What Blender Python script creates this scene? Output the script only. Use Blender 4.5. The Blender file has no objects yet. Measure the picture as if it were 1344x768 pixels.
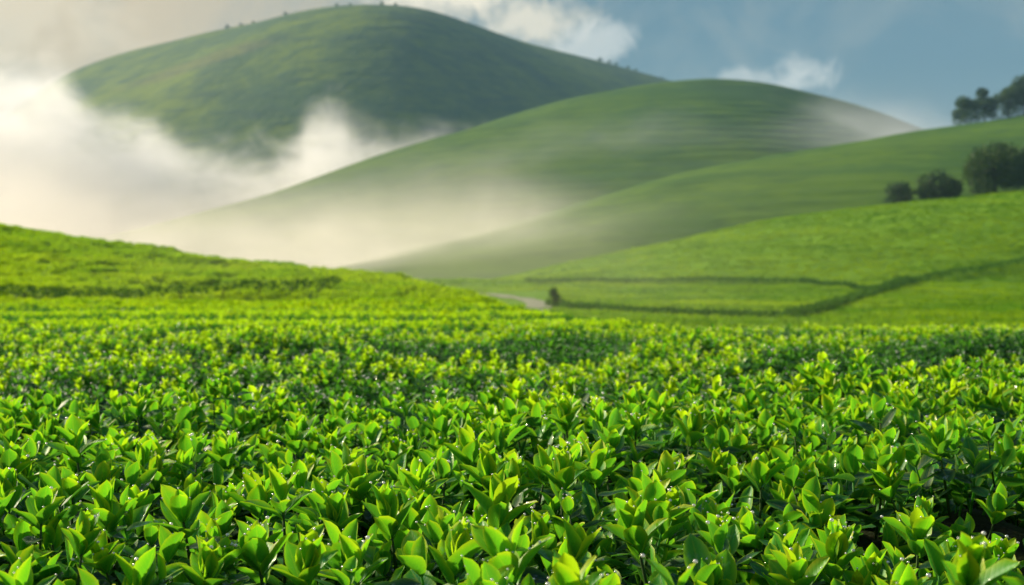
import bpy, math, random
import numpy as np
from mathutils import Matrix, Vector, Euler

S = bpy.context.scene
COL = S.collection
random.seed(7)
RNG = np.random.default_rng(11)
rad = math.radians

# ------------------------------------------------------------------ camera, sky, sun, exposure
HC = 1.35                      # camera height; the tea canopy lies about 0.45 m lower
F = 1867.0                     # focal length in pixels of the 1344 px wide photograph (50 mm lens)
HOR = 330.0                    # row of the horizon
cam_d = bpy.data.cameras.new('camera')
cam = bpy.data.objects.new('camera', cam_d)
COL.objects.link(cam)
cam.location = (0, 0, HC)
cam.rotation_euler = (rad(90) - math.atan((384 - HOR) / F), 0, 0)
cam_d.lens = 50
cam_d.sensor_width = 36
cam_d.clip_start = 0.05
cam_d.clip_end = 20000
cam_d.dof.use_dof = True
cam_d.dof.focus_distance = 2.75
cam_d.dof.aperture_fstop = 5.6
S.camera = cam

S.render.engine = 'CYCLES'
cy = S.cycles
cy.use_denoising = True
cy.denoiser = 'OPENIMAGEDENOISE'
cy.use_adaptive_sampling = True
cy.adaptive_threshold = 0.012
cy.max_bounces = 7
cy.diffuse_bounces = 3
cy.glossy_bounces = 3
cy.transmission_bounces = 5
cy.transparent_max_bounces = 8
cy.volume_bounces = 1
cy.volume_step_rate = 0.17
cy.volume_max_steps = 512
cy.sample_clamp_indirect = 6
cy.caustics_reflective = False
cy.caustics_refractive = False
S.view_settings.view_transform = 'Standard'
S.view_settings.look = 'None'
S.view_settings.exposure = 0.92
S.view_settings.gamma = 1.0

SUN_EL = rad(26)
SUN_AZ = rad(-56)              # from +Y towards -X: the sun stands to the side and a little behind the scene
SUN_DIR = Vector((math.sin(SUN_AZ) * math.cos(SUN_EL), math.cos(SUN_AZ) * math.cos(SUN_EL), math.sin(SUN_EL)))
sun_d = bpy.data.lights.new('sun', 'SUN')
sun_d.energy = 5.0
sun_d.angle = rad(5.0)          # a sun softened by the morning mist
sun_d.color = (1.0, 0.86, 0.64)
sun = bpy.data.objects.new('sun', sun_d)
COL.objects.link(sun)
sun.rotation_euler = (-SUN_DIR).to_track_quat('-Z', 'Y').to_euler()
sun.location = SUN_DIR * 50


# ------------------------------------------------------------------ a small node language
class G:
    """A node tree in which values are combined with python operators."""
    def __init__(self, nt):
        self.nt = nt

    def node(self, typ, **kw):
        n = self.nt.nodes.new(typ)
        for k, v in kw.items():
            setattr(n, k, v)
        return n

    def put(self, sock, v):
        if isinstance(v, E):
            self.nt.links.new(v.s, sock)
        elif isinstance(v, bpy.types.NodeSocket):
            self.nt.links.new(v, sock)
        elif v is not None:
            sock.default_value = v

    def math(self, op, a, b=None, c=None, clamp=False):
        n = self.node('ShaderNodeMath', operation=op, use_clamp=clamp)
        for i, v in enumerate((a, b, c)):
            if v is not None:
                self.put(n.inputs[i], v)
        return E(self, n.outputs[0])

    def smooth(self, x, lo, hi):
        n = self.node('ShaderNodeMapRange', interpolation_type='SMOOTHSTEP')
        self.put(n.inputs[0], x)
        for i, v in ((1, lo), (2, hi), (3, 0.0), (4, 1.0)):
            self.put(n.inputs[i], v)
        return E(self, n.outputs[0])

    def mix(self, f, a, b, blend='MIX'):
        n = self.node('ShaderNodeMix', data_type='RGBA', blend_type=blend)
        n.clamp_factor = True
        self.put(n.inputs[0], f)
        for i, v in ((6, a), (7, b)):
            if isinstance(v, tuple) and len(v) == 3:
                v = (*v, 1.0)
            self.put(n.inputs[i], v)
        return E(self, n.outputs[2])

    def noise(self, vec, scale, detail=3.0, rough=0.5, dist=0.0):
        n = self.node('ShaderNodeTexNoise')
        if vec is not None:
            self.put(n.inputs['Vector'], vec)
        n.inputs['Scale'].default_value = scale
        n.inputs['Detail'].default_value = detail
        n.inputs['Roughness'].default_value = rough
        n.inputs['Distortion'].default_value = dist
        return E(self, n.outputs[0])

    def xyz(self, vec):
        n = self.node('ShaderNodeSeparateXYZ')
        self.put(n.inputs[0], vec)
        return [E(self, o) for o in n.outputs]

    def vec(self, x, y, z):
        n = self.node('ShaderNodeCombineXYZ')
        for i, v in enumerate((x, y, z)):
            self.put(n.inputs[i], v)
        return E(self, n.outputs[0])

    def attr(self, name):
        n = self.node('ShaderNodeAttribute', attribute_name=name)
        return E(self, n.outputs['Fac'])

    def curve(self, x, pts):
        """Piecewise curve through pts; x and y are mapped into 0..1 first."""
        x0, x1 = pts[0][0], pts[-1][0]
        ys = [p[1] for p in pts]
        y0, y1 = min(ys), max(ys) + 1e-6
        n = self.node('ShaderNodeFloatCurve')
        c = n.mapping.curves[0]
        q = [((a - x0) / (x1 - x0), (b - y0) / (y1 - y0)) for a, b in pts]
        c.points[0].location = q[0]
        c.points[1].location = q[-1]
        for a, b in q[1:-1]:
            c.points.new(a, b)
        for p in c.points:
            p.handle_type = 'AUTO_CLAMPED'
        n.mapping.update()
        t = self.math('DIVIDE', x - x0, x1 - x0, clamp=True)
        self.put(n.inputs[1], t)
        return E(self, n.outputs[0]) * (y1 - y0) + y0


class E:
    def __init__(self, g, s):
        self.g, self.s = g, s
    def __add__(self, o): return self.g.math('ADD', self, o)
    def __radd__(self, o): return self.g.math('ADD', o, self)
    def __sub__(self, o): return self.g.math('SUBTRACT', self, o)
    def __rsub__(self, o): return self.g.math('SUBTRACT', o, self)
    def __mul__(self, o): return self.g.math('MULTIPLY', self, o)
    def __rmul__(self, o): return self.g.math('MULTIPLY', o, self)
    def __truediv__(self, o): return self.g.math('DIVIDE', self, o)
    def pow(self, o): return self.g.math('POWER', self, o)
    def clamp(self): return self.g.math('ADD', self, 0.0, clamp=True)


def material(name):
    m = bpy.data.materials.new(name)
    m.use_nodes = True
    nt = m.node_tree
    nt.nodes.clear()
    out = nt.nodes.new('ShaderNodeOutputMaterial')
    return m, G(nt), out


# ------------------------------------------------------------------ the sky (world)
world = bpy.data.worlds.new('World')
S.world = world
world.use_nodes = True
wnt = world.node_tree
wnt.nodes.clear()
g = G(wnt)
wout = g.node('ShaderNodeOutputWorld')
bg = g.node('ShaderNodeBackground')
SKY_STRENGTH = 0.10
bg.inputs['Strength'].default_value = SKY_STRENGTH
wnt.links.new(bg.outputs[0], wout.inputs['Surface'])
sky = g.node('ShaderNodeTexSky', sky_type='NISHITA')
sky.sun_disc = False
sky.sun_elevation = SUN_EL
sky.sun_rotation = SUN_AZ
sky.altitude = 600
sky.air_density = 1.0
sky.dust_density = 1.2
sky.ozone_density = 1.0
tc = g.node('ShaderNodeTexCoord')
dx, dy, dz = g.xyz(tc.outputs['Generated'])
az = g.math('ARCTAN2', dx, dy)                      # 0 ahead, positive to +X
el = g.math('ARCSINE', dz)
K = 1.0 / SKY_STRENGTH
def rgb(r, gr, b): return (r * K, gr * K, b * K)
dirv = tc.outputs['Generated']
n_big = g.noise(dirv, 5.0, 4, 0.55, 0.4)
n_fine = g.noise(dirv, 26.0, 6, 0.58, 0.3)
# a low bank of rain cloud: warm grey towards the sun, slate blue away from it
warm = g.smooth(az + (n_big - 0.5) * 0.25, -0.30, 0.22)
bank = g.mix(warm, rgb(0.40, 0.32, 0.21), rgb(0.056, 0.098, 0.124))
bank = g.mix(g.smooth(el + (n_big - 0.5) * 0.10, 0.02, 0.16) * warm, bank, rgb(0.066, 0.128, 0.172))
n_mid = g.noise(dirv, 11.0, 5, 0.6, 0.6)
bank = g.mix(g.smooth(n_mid, 0.42, 0.70) * 0.45, bank, rgb(0.17, 0.20, 0.205))
bank = g.mix((1.0 - g.smooth(el + (n_big - 0.5) * 0.05, 0.03, 0.13)) * 0.6, bank, rgb(0.19, 0.235, 0.25))
cover = 1.0 - g.smooth(el + (n_big - 0.5) * 0.25, 0.24, 0.62)
col = g.mix(cover, sky.outputs[0], bank)
# bright sunlit tops of cumulus standing beyond the mountains
def puff(col, px, py, rx, ry, colour, amount=1.0, rag=0.9):
    u = (az - (px - 672) / F) / (rx / F)
    v = (el - (HOR - py) / F) / (ry / F)
    r = (u * u + v * v).pow(0.5)
    m = 1.0 - g.smooth(r + (n_fine - 0.5) * 2.6 * rag + (n_big - 0.5) * 0.6, 0.35, 1.15)
    return g.mix(m * amount, col, colour)
cream = rgb(0.56, 0.50, 0.39)
white = rgb(0.40, 0.41, 0.395)
col = puff(col, 600, -5, 150, 50, cream, 0.95)
col = puff(col, 690, 30, 95, 50, cream, 0.75)
col = puff(col, 775, 62, 62, 34, white, 0.7, 1.2)
col = puff(col, 1035, 108, 58, 36, white, 0.8, 1.2)
col = puff(col, 975, 112, 40, 20, white, 0.5, 1.2)
col = puff(col, 20, 40, 160, 90, rgb(0.50, 0.43, 0.31), 0.6)
g.put(bg.inputs['Color'], col)


# ------------------------------------------------------------------ mesh helpers
def mesh_from(name, verts, faces, mat=None, smooth=True, attrs=None):
    me = bpy.data.meshes.new(name)
    me.from_pydata([tuple(v) for v in verts], [], [tuple(f) for f in faces])
    if smooth:
        me.polygons.foreach_set('use_smooth', [True] * len(me.polygons))
    for k, v in (attrs or {}).items():
        a = me.attributes.new(k, 'FLOAT', 'POINT')
        a.data.foreach_set('value', np.asarray(v, dtype=np.float32))
    if mat:
        me.materials.append(mat)
    me.update()
    return me


def link(name, me, parent=None, **props):
    o = bpy.data.objects.new(name, me)
    COL.objects.link(o)
    if parent is not None:
        o.parent = parent
    for k, v in props.items():
        if v is not None:
            o[k] = v
    return o


def grid_faces(nu, nv):
    i = np.arange(nu - 1)[:, None] * nv + np.arange(nv - 1)[None, :]
    return np.stack([i, i + nv, i + nv + 1, i + 1], -1).reshape(-1, 4)


def fnoise(x, y, seed, n=6, f0=1.0):
    """Smooth 2-D noise in about -1..1, as a sum of turned sines."""
    r = np.random.default_rng(seed)
    out = np.zeros_like(x, dtype=float)
    for k in range(n):
        a = r.uniform(0, math.tau)
        f = f0 * r.uniform(0.6, 1.9)
        out = out + np.sin((x * math.cos(a) + y * math.sin(a)) * f * math.tau + r.uniform(0, math.tau))
    return out / math.sqrt(n) / 1.2


# ------------------------------------------------------------------ the terrain as functions
def lerp(x, xs, ys):
    return np.interp(x, xs, ys)


def smax(a, b, k):
    h = np.clip(0.5 + 0.5 * (a - b) / k, 0, 1)
    return b + (a - b) * h + k * h * (1 - h)

FIELD_PX = [-800, -300, 0, 150, 300, 480, 560, 620, 700, 760, 900, 1100, 1344, 2200]
FIELD_S = [235, 268, 294, 317, 340, 356, 369, 385, 405, 416, 429, 429, 428, 426]
FIELD_DS = [100, 98, 95, 90, 85, 76, 67, 57, 30, 21.5, 16.5, 16.5, 17.0, 18.0]
BD = [13, 18, 25, 35, 45, 52]
BP = [434, 421, 410, 400, 393, 389]

def bed_hollow(x, y):
    xc = np.clip(x, -3.2, 4.5)
    u = y - (0.42 * xc + 0.13 * xc * xc) + 0.55 * fnoise(x, y, 3, 4, 0.13)
    ub = [-2, 5.65, 9.2, 13.4, 19.5, 28, 40, 60, 400]
    k = np.clip(np.searchsorted(ub, u) - 1, 0, len(ub) - 2)
    ub = np.array(ub, float)
    w = ub[k + 1] - ub[k]
    p = (u - ub[k]) / w
    first = k == 0
    rise = np.where(first, 0.0, (1 - np.clip(p / .8, 0, 1)) ** 1.5 * (.09 + .010 * w))     # a bed's face climbs slowly to its brow
    fall = np.clip((u - ub[k + 1]) / .5 + 1, 0, 1) ** 2 * (.13 + .012 * w) * np.where(first, .7, 1)   # and drops quickly behind it
    dip = (rise + fall) * np.clip((46 - y) / 8, 0, 1)
    low = fnoise(x, y * 1.5, 5, 7, 0.62) * .6 + fnoise(x, y * 1.4, 6, 7, 1.7) * .5
    old = np.where(first, 0.0, 1 - np.clip((p - .34 + .22 * low) / .32, 0, 1)) + np.clip(fall * 6, 0, 1)  # marks bed faces and hollows for darker leaves that paint their shade
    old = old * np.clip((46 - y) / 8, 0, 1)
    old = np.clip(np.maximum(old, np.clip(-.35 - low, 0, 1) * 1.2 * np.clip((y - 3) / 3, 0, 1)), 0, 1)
    return u, dip, old  # old is the mask for the leaves that paint shade

def canopy(x, y):
    """Height of the top of the tea at (x, y), from the camera's feet out over the near hill."""
    x = np.asarray(x, float); y = np.asarray(y, float)
    px = 672 + F * x / y
    drop = lerp(y - .35 * np.clip(x, -2, 3.5), [0, 2, 3.5, 5.0, 6.2, 9, 11, 13, 15], [.44, .455, .47, .485, .59, .60, .655, .70, .775])
    near = -drop
    # beds: long mounds that run across and away to +X, with troughs between
    u, dip, old = bed_hollow(x, y)  # old is the painted-shade mask
    near = near - dip
    near = near + 0.055 * fnoise(x, y * 1.5, 5, 7, 0.62) + 0.042 * fnoise(x, y * 1.4, 6, 7, 1.7)
    near = near + np.clip((y - 5) / 3, 0, 1) * 0.055 * fnoise(x, y * .7, 15, 5, 0.28)
    near = near - 0.13 * np.exp(-(((x - 1.02) / .28) ** 2 + ((y - 2.35) / .5) ** 2))
    near = near - 0.09 * np.exp(-(((y - 2.95 - .25 * (x - .5)) / .16) ** 2)) * np.exp(-(((x - .75) / .55) ** 2))
    near = near - 0.08 * np.exp(-(((y - 2.75 + .1 * x) / .15) ** 2)) * np.exp(-(((x + .72) / .45) ** 2))
    # farther out: elevation rows by azimuth
    sp = lerp(px, FIELD_PX, FIELD_S); ds = lerp(px, FIELD_PX, FIELD_DS)
    b = lerp(np.log(np.clip(y, 13, 52)), np.log(BD), BP)
    t = np.clip((y - 52) / np.maximum(ds - 52, 1.0), 0, 1)
    hill = 389 + (np.minimum(sp, 389) - 389) * (1 - (1 - t) ** 1.7)
    py = np.where(y < 52, b, hill)
    py = smax(py, sp, 4.0)
    far = -(py - HOR) / F * y
    far = far - np.where(y > 13, dip * 0.8, 0) - 0.6 * np.exp(-((y - 51.0) / 2.4) ** 2) * (px < 640)
    zs = -(sp - HOR) / F * ds
    e = np.maximum(y - ds, 0)
    far = np.where(y > ds, zs + (zs / ds) * e - 0.012 * e * e * (1 + 20 / ds), far)
    far = far + np.clip((y - 20) / 30, 0, 1) * (0.10 * fnoise(x, y, 8, 6, 0.12) + 0.06 * fnoise(x, y, 9, 6, 0.35) + np.clip((y - 50) / 15, 0, 1) * (0.10 * fnoise(x * .35, y, 12, 6, 0.16) + .03 * fnoise(x * .5, y, 13, 6, .4)))
    k = np.clip((y - 12) / 2.5, 0, 1)
    k = k * k * (3 - 2 * k)
    z = near * (1 - k) + far * k
    return HC + np.maximum(z, -16)


VAL_PX = [-900, 400, 640, 700, 750, 850, 1000, 1150, 1344, 2300]
VAL_S = [376, 375, 371, 357, 345, 325, 292, 268, 250, 205]

def valley(x, y):
    x = np.asarray(x, float); y = np.asarray(y, float)
    px = 672 + F * x / y
    s4 = lerp(px, VAL_PX, VAL_S)
    for _ in range(1):
        s4 = (s4 + lerp(px - 40, VAL_PX, VAL_S) + lerp(px + 40, VAL_PX, VAL_S)) / 3
    base = lerp(np.log(np.clip(y, 20, 150)), np.log([20, 60, 100, 140, 150]), [600, 428, 399, 378, 372])
    t = np.clip((y - 150) / 65, 0, 1)
    py = np.where(y < 150, base, 372 + (np.minimum(s4, 372) - 372) * (1 - (1 - t) ** 1.6))
    z = -(py - HOR) / F * y
    zs = -(s4 - HOR) / F * 215
    e = np.maximum(y - 215, 0)
    z = np.where(y > 215, zs + zs / 215 * e - 0.006 * e * e, z)
    z = z + np.clip((y - 90) / 60, 0, 1) * (0.30 * fnoise(x, y, 21, 5, 0.02) + 0.12 * fnoise(x, y, 22, 6, 0.07))
    return HC + np.maximum(z, -40)


def make_ridge(pxs, sps, d_base, d_crest, base_py, power, back, seed, rough, tilt=0.0):
    """A hill whose crest stands d_crest away (tilt: farther towards +X) and whose skyline runs through the given bearings and elevations."""
    def f(x, y):
        x = np.asarray(x, float); y = np.asarray(y, float)
        px = 672 + F * x / y
        sp = 0
        for k, w in ((-24, .25), (0, .5), (24, .25)):
            sp = sp + w * lerp(px + k, pxs, sps)
        dc = d_crest * (1 + tilt * (np.clip(px, -500, 1900) - 672) / 672) if not callable(tilt) else tilt(px)
        zb = -(base_py - HOR) / F * d_base
        zs = -(sp - HOR) / F * dc
        t = np.clip((y - d_base) / np.maximum(dc - d_base, 30), 0, 1)
        z = zb + (zs - zb) * (1 - (1 - t) ** power)
        e = np.maximum(y - dc, 0)
        z = np.where(y > dc, zs + np.minimum(zs / dc, 0.1) * e - back * e * e, z)
        n = rough * (fnoise(x, y, seed, 6, 1.6 / d_crest) * 2.0 + fnoise(x, y, seed + 1, 7, 5.0 / d_crest) * 0.8)
        z = z + n * np.sin(np.clip(t, 0, 1) * math.pi * 0.9)
        return HC + z
    return f

hill_three = make_ridge([-900, 300, 480, 600, 700, 850, 1000, 1150, 1344, 1700, 2400],
                        [420, 372, 345, 318, 290, 248, 210, 183, 158, 128, 110], 240, 430, 372, 1.7, 0.0022, 31, 0.9, 0.26)
hill_two = make_ridge([-900, -200, 100, 200, 350, 500, 650, 750, 850, 930, 1000, 1080, 1150, 1240, 1400, 2400],
                      [400, 345, 318, 300, 264, 214, 168, 140, 119, 112, 117, 136, 160, 196, 250, 380], 430, 800, 345, 1.75, 0.0016, 41, 1.8, 0.26)
mountain_f = make_ridge([-600, -100, 20, 70, 85, 100, 150, 215, 280, 340, 400, 450, 510, 560, 600, 700, 800, 880, 1000, 1200, 1500, 2400],
                        [v_ + 4 for v_ in (330, 215, 150, 112, 103, 96, 80, 60, 41, 28, 17, 10, 9, 15, 27, 57, 80, 107, 160, 230, 290, 350)], 860, 1300, 340, 1.55, 0.0014, 51, 3.0, lambda px: sum(lerp(px + q_, [-600, 60, 300, 470, 560, 880, 1500], [2100, 1850, 1460, 1270, 1290, 1640, 2150]) for q_ in (-110, -80, -50, -20, 20, 50, 80, 110)) / 8)


def polar_sheet(name, f, d0, d1, nd, px0, px1, npx, mat, lower=0.0, logd=True):
    ds = np.geomspace(d0, d1, nd) if logd else np.linspace(d0, d1, nd)
    ps = np.linspace(px0, px1, npx)
    D, P = np.meshgrid(ds, ps, indexing='ij')
    X = (P - 672) / F * D
    Z = f(X, D) - (lower(X, D) if callable(lower) else lower)
    me = mesh_from(name, np.stack([X, D, Z], -1).reshape(-1, 3), grid_faces(nd, npx)[:, ::-1], mat)
    return link(name, me, kind='structure')


# ------------------------------------------------------------------ materials
def green_hill(name, a, b, c, scale, rows=0.0, patch=None, bump=0.3):
    """Close-cropped tea and grass seen from far off: a, b, c are three leaf colours in drifting patches, with planted rows as relief."""
    m, g, out = material(name)
    geo = g.node('ShaderNodeNewGeometry')
    p = geo.outputs['Position']
    x, y, z = g.xyz(p)
    n1 = g.noise(p, scale, 4, 0.6, 0.3)
    n2 = g.noise(p, scale * 7, 4, 0.65)
    n3 = g.noise(g.vec(x * 0.25, y * 0.25, z * 2.2), scale * 9, 4, 0.6)
    col = g.mix(g.smooth(n1 + (n2 - 0.5) * 0.5, 0.36, 0.64), a, b)
    col = g.mix(g.smooth(n3, 0.48, 0.72) * 0.7, col, c)
    if patch:
        cx, cz, rx, rz, pc = patch
        q = ((x - cx) / rx).pow(2.0) + ((z - cz - (x - cx) * 0.17) / rz).pow(2.0)
        q = 1.0 - g.smooth(q + (n2 - 0.5) * 1.6 + (n3 - .5) * 1.2, 0.3, 1.0)
        col = g.mix(q * 0.35, col, pc)
    bs = g.node('ShaderNodeBsdfPrincipled')
    g.put(bs.inputs['Base Color'], col)
    bs.inputs['Roughness'].default_value = 0.85
    bs.inputs['Specular IOR Level'].default_value = 0.06
    bs.inputs['Sheen Weight'].default_value = 0.0
    bs.inputs['Sheen Roughness'].default_value = 0.5
    g.put(bs.inputs['Sheen Tint'], (0.75, 0.95, 0.35, 1))
    h = n2 * 0.6 + n3 * 0.5
    if rows:
        w = g.math('SINE', (z + (n1 - .5) * rows * 3) * (math.tau / rows))
        h = h + w * 0.22
    bmp = g.node('ShaderNodeBump')
    bmp.inputs['Strength'].default_value = bump
    bmp.inputs['Distance'].default_value = 1.0 / scale * 0.12
    g.put(bmp.inputs['Height'], h)
    g.nt.links.new(bmp.outputs[0], bs.inputs['Normal'])
    g.nt.links.new(bs.outputs[0], out.inputs['Surface'])
    return m

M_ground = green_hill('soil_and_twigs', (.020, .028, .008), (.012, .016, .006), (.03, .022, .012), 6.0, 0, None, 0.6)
M_field = green_hill('tea_field_green', (.11, .22, .005), (.17, .27, .006), (.08, .16, .005), 0.25, 0, None, 0.5)
M_valley = green_hill('valley_green', (.13, .25, .005), (.10, .21, .005), (.07, .17, .006), 0.06, 0, None, 0.5)
M_h3 = green_hill('slope_green', (.066, .130, .006), (.036, .092, .007), (.024, .068, .008), 0.02, 2.6, None, 0.16)
M_h2 = green_hill('far_slope_green', (.062, .120, .006), (.033, .086, .010), (.024, .064, .010), 0.012, 4.0, None, 0.16)
_d = 1240
M_h1 = green_hill('mountain_green', (.105, .150, .008), (.038, .078, .020), (.022, .052, .024), 0.008, 0,
                  ((270 - 672) / F * _d, HC + (HOR - 88) / F * _d, 95, 12, (.10, .075, .045)), 0.28)

def leaf_material(name, gloss=1.0):
    m, g, out = material(name)
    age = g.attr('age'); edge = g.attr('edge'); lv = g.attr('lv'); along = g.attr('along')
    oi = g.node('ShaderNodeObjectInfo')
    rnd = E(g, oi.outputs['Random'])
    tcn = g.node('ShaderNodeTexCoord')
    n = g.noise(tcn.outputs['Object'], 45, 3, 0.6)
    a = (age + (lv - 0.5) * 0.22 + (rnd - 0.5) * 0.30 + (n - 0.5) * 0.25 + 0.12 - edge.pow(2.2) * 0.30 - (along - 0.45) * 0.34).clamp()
    r = g.node('ShaderNodeValToRGB')
    cr = r.color_ramp
    cr.elements[0].position = 0.0; cr.elements[0].color = (.430, .500, .006, 1)
    cr.elements[1].position = 1.0; cr.elements[1].color = (.007, .058, .022, 1)
    for p, c in ((.20, (.140, .400, .010, 1)), (.42, (.050, .290, .018, 1)), (.70, (.022, .180, .022, 1))):
        e = cr.elements.new(p); e.color = c
    g.put(r.inputs[0], a)
    col = E(g, r.outputs[0])
    pale = g.mix(0.6, col, (.60, .62, .03))
    col = g.mix(edge.pow(4.0) * (0.85 - age * 0.6), col, pale)                       # thin pale rim of the leaf
    vein = (1.0 - g.smooth(edge, 0.0, 0.13)) * 0.45
    col = g.mix(vein * .6, col, pale)
    side = g.math('ABSOLUTE', g.math('SINE', (along * 9.0 - edge * 2.6) * math.pi))
    col = g.mix((1.0 - g.smooth(side, 0.0, 0.25)) * 0.16, col, pale)
    wet = g.smooth(g.noise(tcn.outputs['Object'], 130, 2, 0.5), .60, .66)
    bs = g.node('ShaderNodeBsdfPrincipled')
    g.put(bs.inputs['Base Color'], col)
    g.put(bs.inputs['Roughness'], (0.46 + age * 0.02 + (n - .5) * 0.2) * (1.0 - wet * .68))
    g.put(bs.inputs['Specular IOR Level'], 0.36 - age * 0.28 + wet * 0.7)
    bmp = g.node('ShaderNodeBump')
    bmp.inputs['Strength'].default_value = 0.16
    bmp.inputs['Distance'].default_value = 0.002
    g.put(bmp.inputs['Height'], g.smooth(side, 0.0, 0.6) * 0.6 + n * 0.8)
    g.nt.links.new(bmp.outputs[0], bs.inputs['Normal'])
    tr = g.node('ShaderNodeBsdfTranslucent')
    tcol = g.mix(0.45, g.mix(1.0, col, (1.5, 1.9, 1.0), 'MULTIPLY'), (.30, .62, .006), 'MIX')
    tcol = g.mix(age.clamp(), tcol, g.mix(0.5, col, (.04, .26, .012)))
    g.put(tr.inputs[0], tcol)
    mx = g.node('ShaderNodeMixShader')
    g.put(mx.inputs[0], 0.50 - age * 0.18)
    g.nt.links.new(bs.outputs[0], mx.inputs[1])
    g.nt.links.new(tr.outputs[0], mx.inputs[2])
    g.nt.links.new(mx.outputs[0], out.inputs['Surface'])
    return m

M_leaf = leaf_material('tea_leaf')

def simple(name, c1, c2, scale, rough=0.8, spec=0.3, bump=0.4, dist=0.02, trans=0.0):
    m, g, out = material(name)
    tcn = g.node('ShaderNodeTexCoord')
    n = g.noise(tcn.outputs['Object'], scale, 5, 0.6)
    oi = g.node('ShaderNodeObjectInfo')
    col = g.mix(g.smooth(n + (E(g, oi.outputs['Random']) - .5) * .2, .35, .65), c1, c2)
    bs = g.node('ShaderNodeBsdfPrincipled')
    g.put(bs.inputs['Base Color'], col)
    bs.inputs['Roughness'].default_value = rough
    bs.inputs['Specular IOR Level'].default_value = spec
    bmp = g.node('ShaderNodeBump')
    bmp.inputs['Strength'].default_value = bump
    bmp.inputs['Distance'].default_value = dist
    g.put(bmp.inputs['Height'], n)
    g.nt.links.new(bmp.outputs[0], bs.inputs['Normal'])
    if trans:
        tr = g.node('ShaderNodeBsdfTranslucent')
        g.put(tr.inputs[0], col)
        mx = g.node('ShaderNodeMixShader')
        mx.inputs[0].default_value = trans
        g.nt.links.new(bs.outputs[0], mx.inputs[1])
        g.nt.links.new(tr.outputs[0], mx.inputs[2])
        g.nt.links.new(mx.outputs[0], out.inputs['Surface'])
    else:
        g.nt.links.new(bs.outputs[0], out.inputs['Surface'])
    return m

M_stem = simple('green_stem', (.045, .10, .012), (.03, .07, .012), 60, 0.7, 0.15)
M_bark = simple('bark', (.06, .045, .03), (.035, .028, .02), 3, 0.9)
M_tree = simple('tree_leaf', (.022, .060, .020), (.060, .110, .024), 0.35, 0.6, 0.2, 0, 0.02, 0.35)
M_shade_and_bush = simple('shade_and_bush_leaf', (.055, .150, .010), (.075, .185, .010), 1.0, 0.7, 0.05, 0, 0.02, 0.25)  # dark green of the added shade strips, also worn by the pointed bush
def bush_material(name, dark, light, rows=.6):
    m, g, out = material(name)
    geo = g.node('ShaderNodeNewGeometry')
    bx, by, bz = g.xyz(geo.outputs['Position'])
    n1 = g.noise(g.vec(bx * .5, by * .5, bz), .11, 4, .6, .3)
    n2 = g.noise(g.vec(bx * .6, by, bz * 2.0), .55, 3, .6)
    n3 = g.noise(g.vec(bx * .10, by * .10, bz * 1.5), .9, 4, .6)
    col = g.mix(g.smooth(n1 * .6 + n2 * .4, .36, .62), dark, light)
    col = g.mix(g.smooth(n3, .46, .62) * rows, col, tuple(c * .75 for c in dark))
    bs = g.node('ShaderNodeBsdfPrincipled')
    bs.inputs['Roughness'].default_value = .6
    bs.inputs['Specular IOR Level'].default_value = .05
    g.put(bs.inputs['Base Color'], col)
    tr = g.node('ShaderNodeBsdfTranslucent'); g.put(tr.inputs[0], col)
    mx = g.node('ShaderNodeMixShader'); mx.inputs[0].default_value = .5
    g.nt.links.new(bs.outputs[0], mx.inputs[1]); g.nt.links.new(tr.outputs[0], mx.inputs[2])
    g.nt.links.new(mx.outputs[0], out.inputs['Surface'])
    return m
M_bush = bush_material('glow_tinted_tea_leaf', (.22, .42, .004), (.39, .55, .005), .2)  # the near hill's golden glow is put into its leaf colour
M_bush_far = bush_material('green_tea_leaf', (.10, .25, .004), (.27, .41, .005))
M_foot_shade = simple('foot_shade_leaf', (.060, .150, .008), (.085, .190, .008), 1.0, 0.7, 0.03, 0, 0.02, 0.2)  # dark leaves that paint the shade at the hill foot
M_path = simple('pale_track', (.21, .22, .13), (.17, .18, .11), 1.5, 0.9)

m, g, out = material('dew_water')
gl = g.node('ShaderNodeBsdfGlossy'); gl.inputs['Roughness'].default_value = 0.16
rf = g.node('ShaderNodeBsdfRefraction'); rf.inputs['IOR'].default_value = 1.25; rf.inputs['Roughness'].default_value = 0.02
tp = g.node('ShaderNodeBsdfTransparent')
mx = g.node('ShaderNodeMixShader'); mx.inputs[0].default_value = 0.45
g.nt.links.new(tp.outputs[0], mx.inputs[1]); g.nt.links.new(rf.outputs[0], mx.inputs[2])
fr = g.node('ShaderNodeFresnel'); fr.inputs['IOR'].default_value = 1.45
m2_ = g.node('ShaderNodeMixShader')
g.nt.links.new(fr.outputs[0], m2_.inputs[0]); g.nt.links.new(mx.outputs[0], m2_.inputs[1]); g.nt.links.new(gl.outputs[0], m2_.inputs[2])
g.nt.links.new(m2_.outputs[0], out.inputs['Surface'])
M_dew = m
m, g, out = material('dew_bead')
gl = g.node('ShaderNodeBsdfGlossy'); gl.inputs['Roughness'].default_value = 0.25
t1 = g.node('ShaderNodeBsdfTranslucent'); t1.inputs[0].default_value = (1, .97, .88, 1)  # white body colour stands in for the sparkle of clear drops
t2 = g.node('ShaderNodeBsdfDiffuse'); t2.inputs[0].default_value = (1, .97, .88, 1)
tl = g.node('ShaderNodeMixShader'); tl.inputs[0].default_value = .45
g.nt.links.new(t1.outputs[0], tl.inputs[1]); g.nt.links.new(t2.outputs[0], tl.inputs[2])
tp = g.node('ShaderNodeBsdfTransparent')
mx = g.node('ShaderNodeMixShader'); mx.inputs[0].default_value = 0.6
g.nt.links.new(tp.outputs[0], mx.inputs[1]); g.nt.links.new(tl.outputs[0], mx.inputs[2])
m2_ = g.node('ShaderNodeMixShader'); m2_.inputs[0].default_value = 0.35
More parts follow.
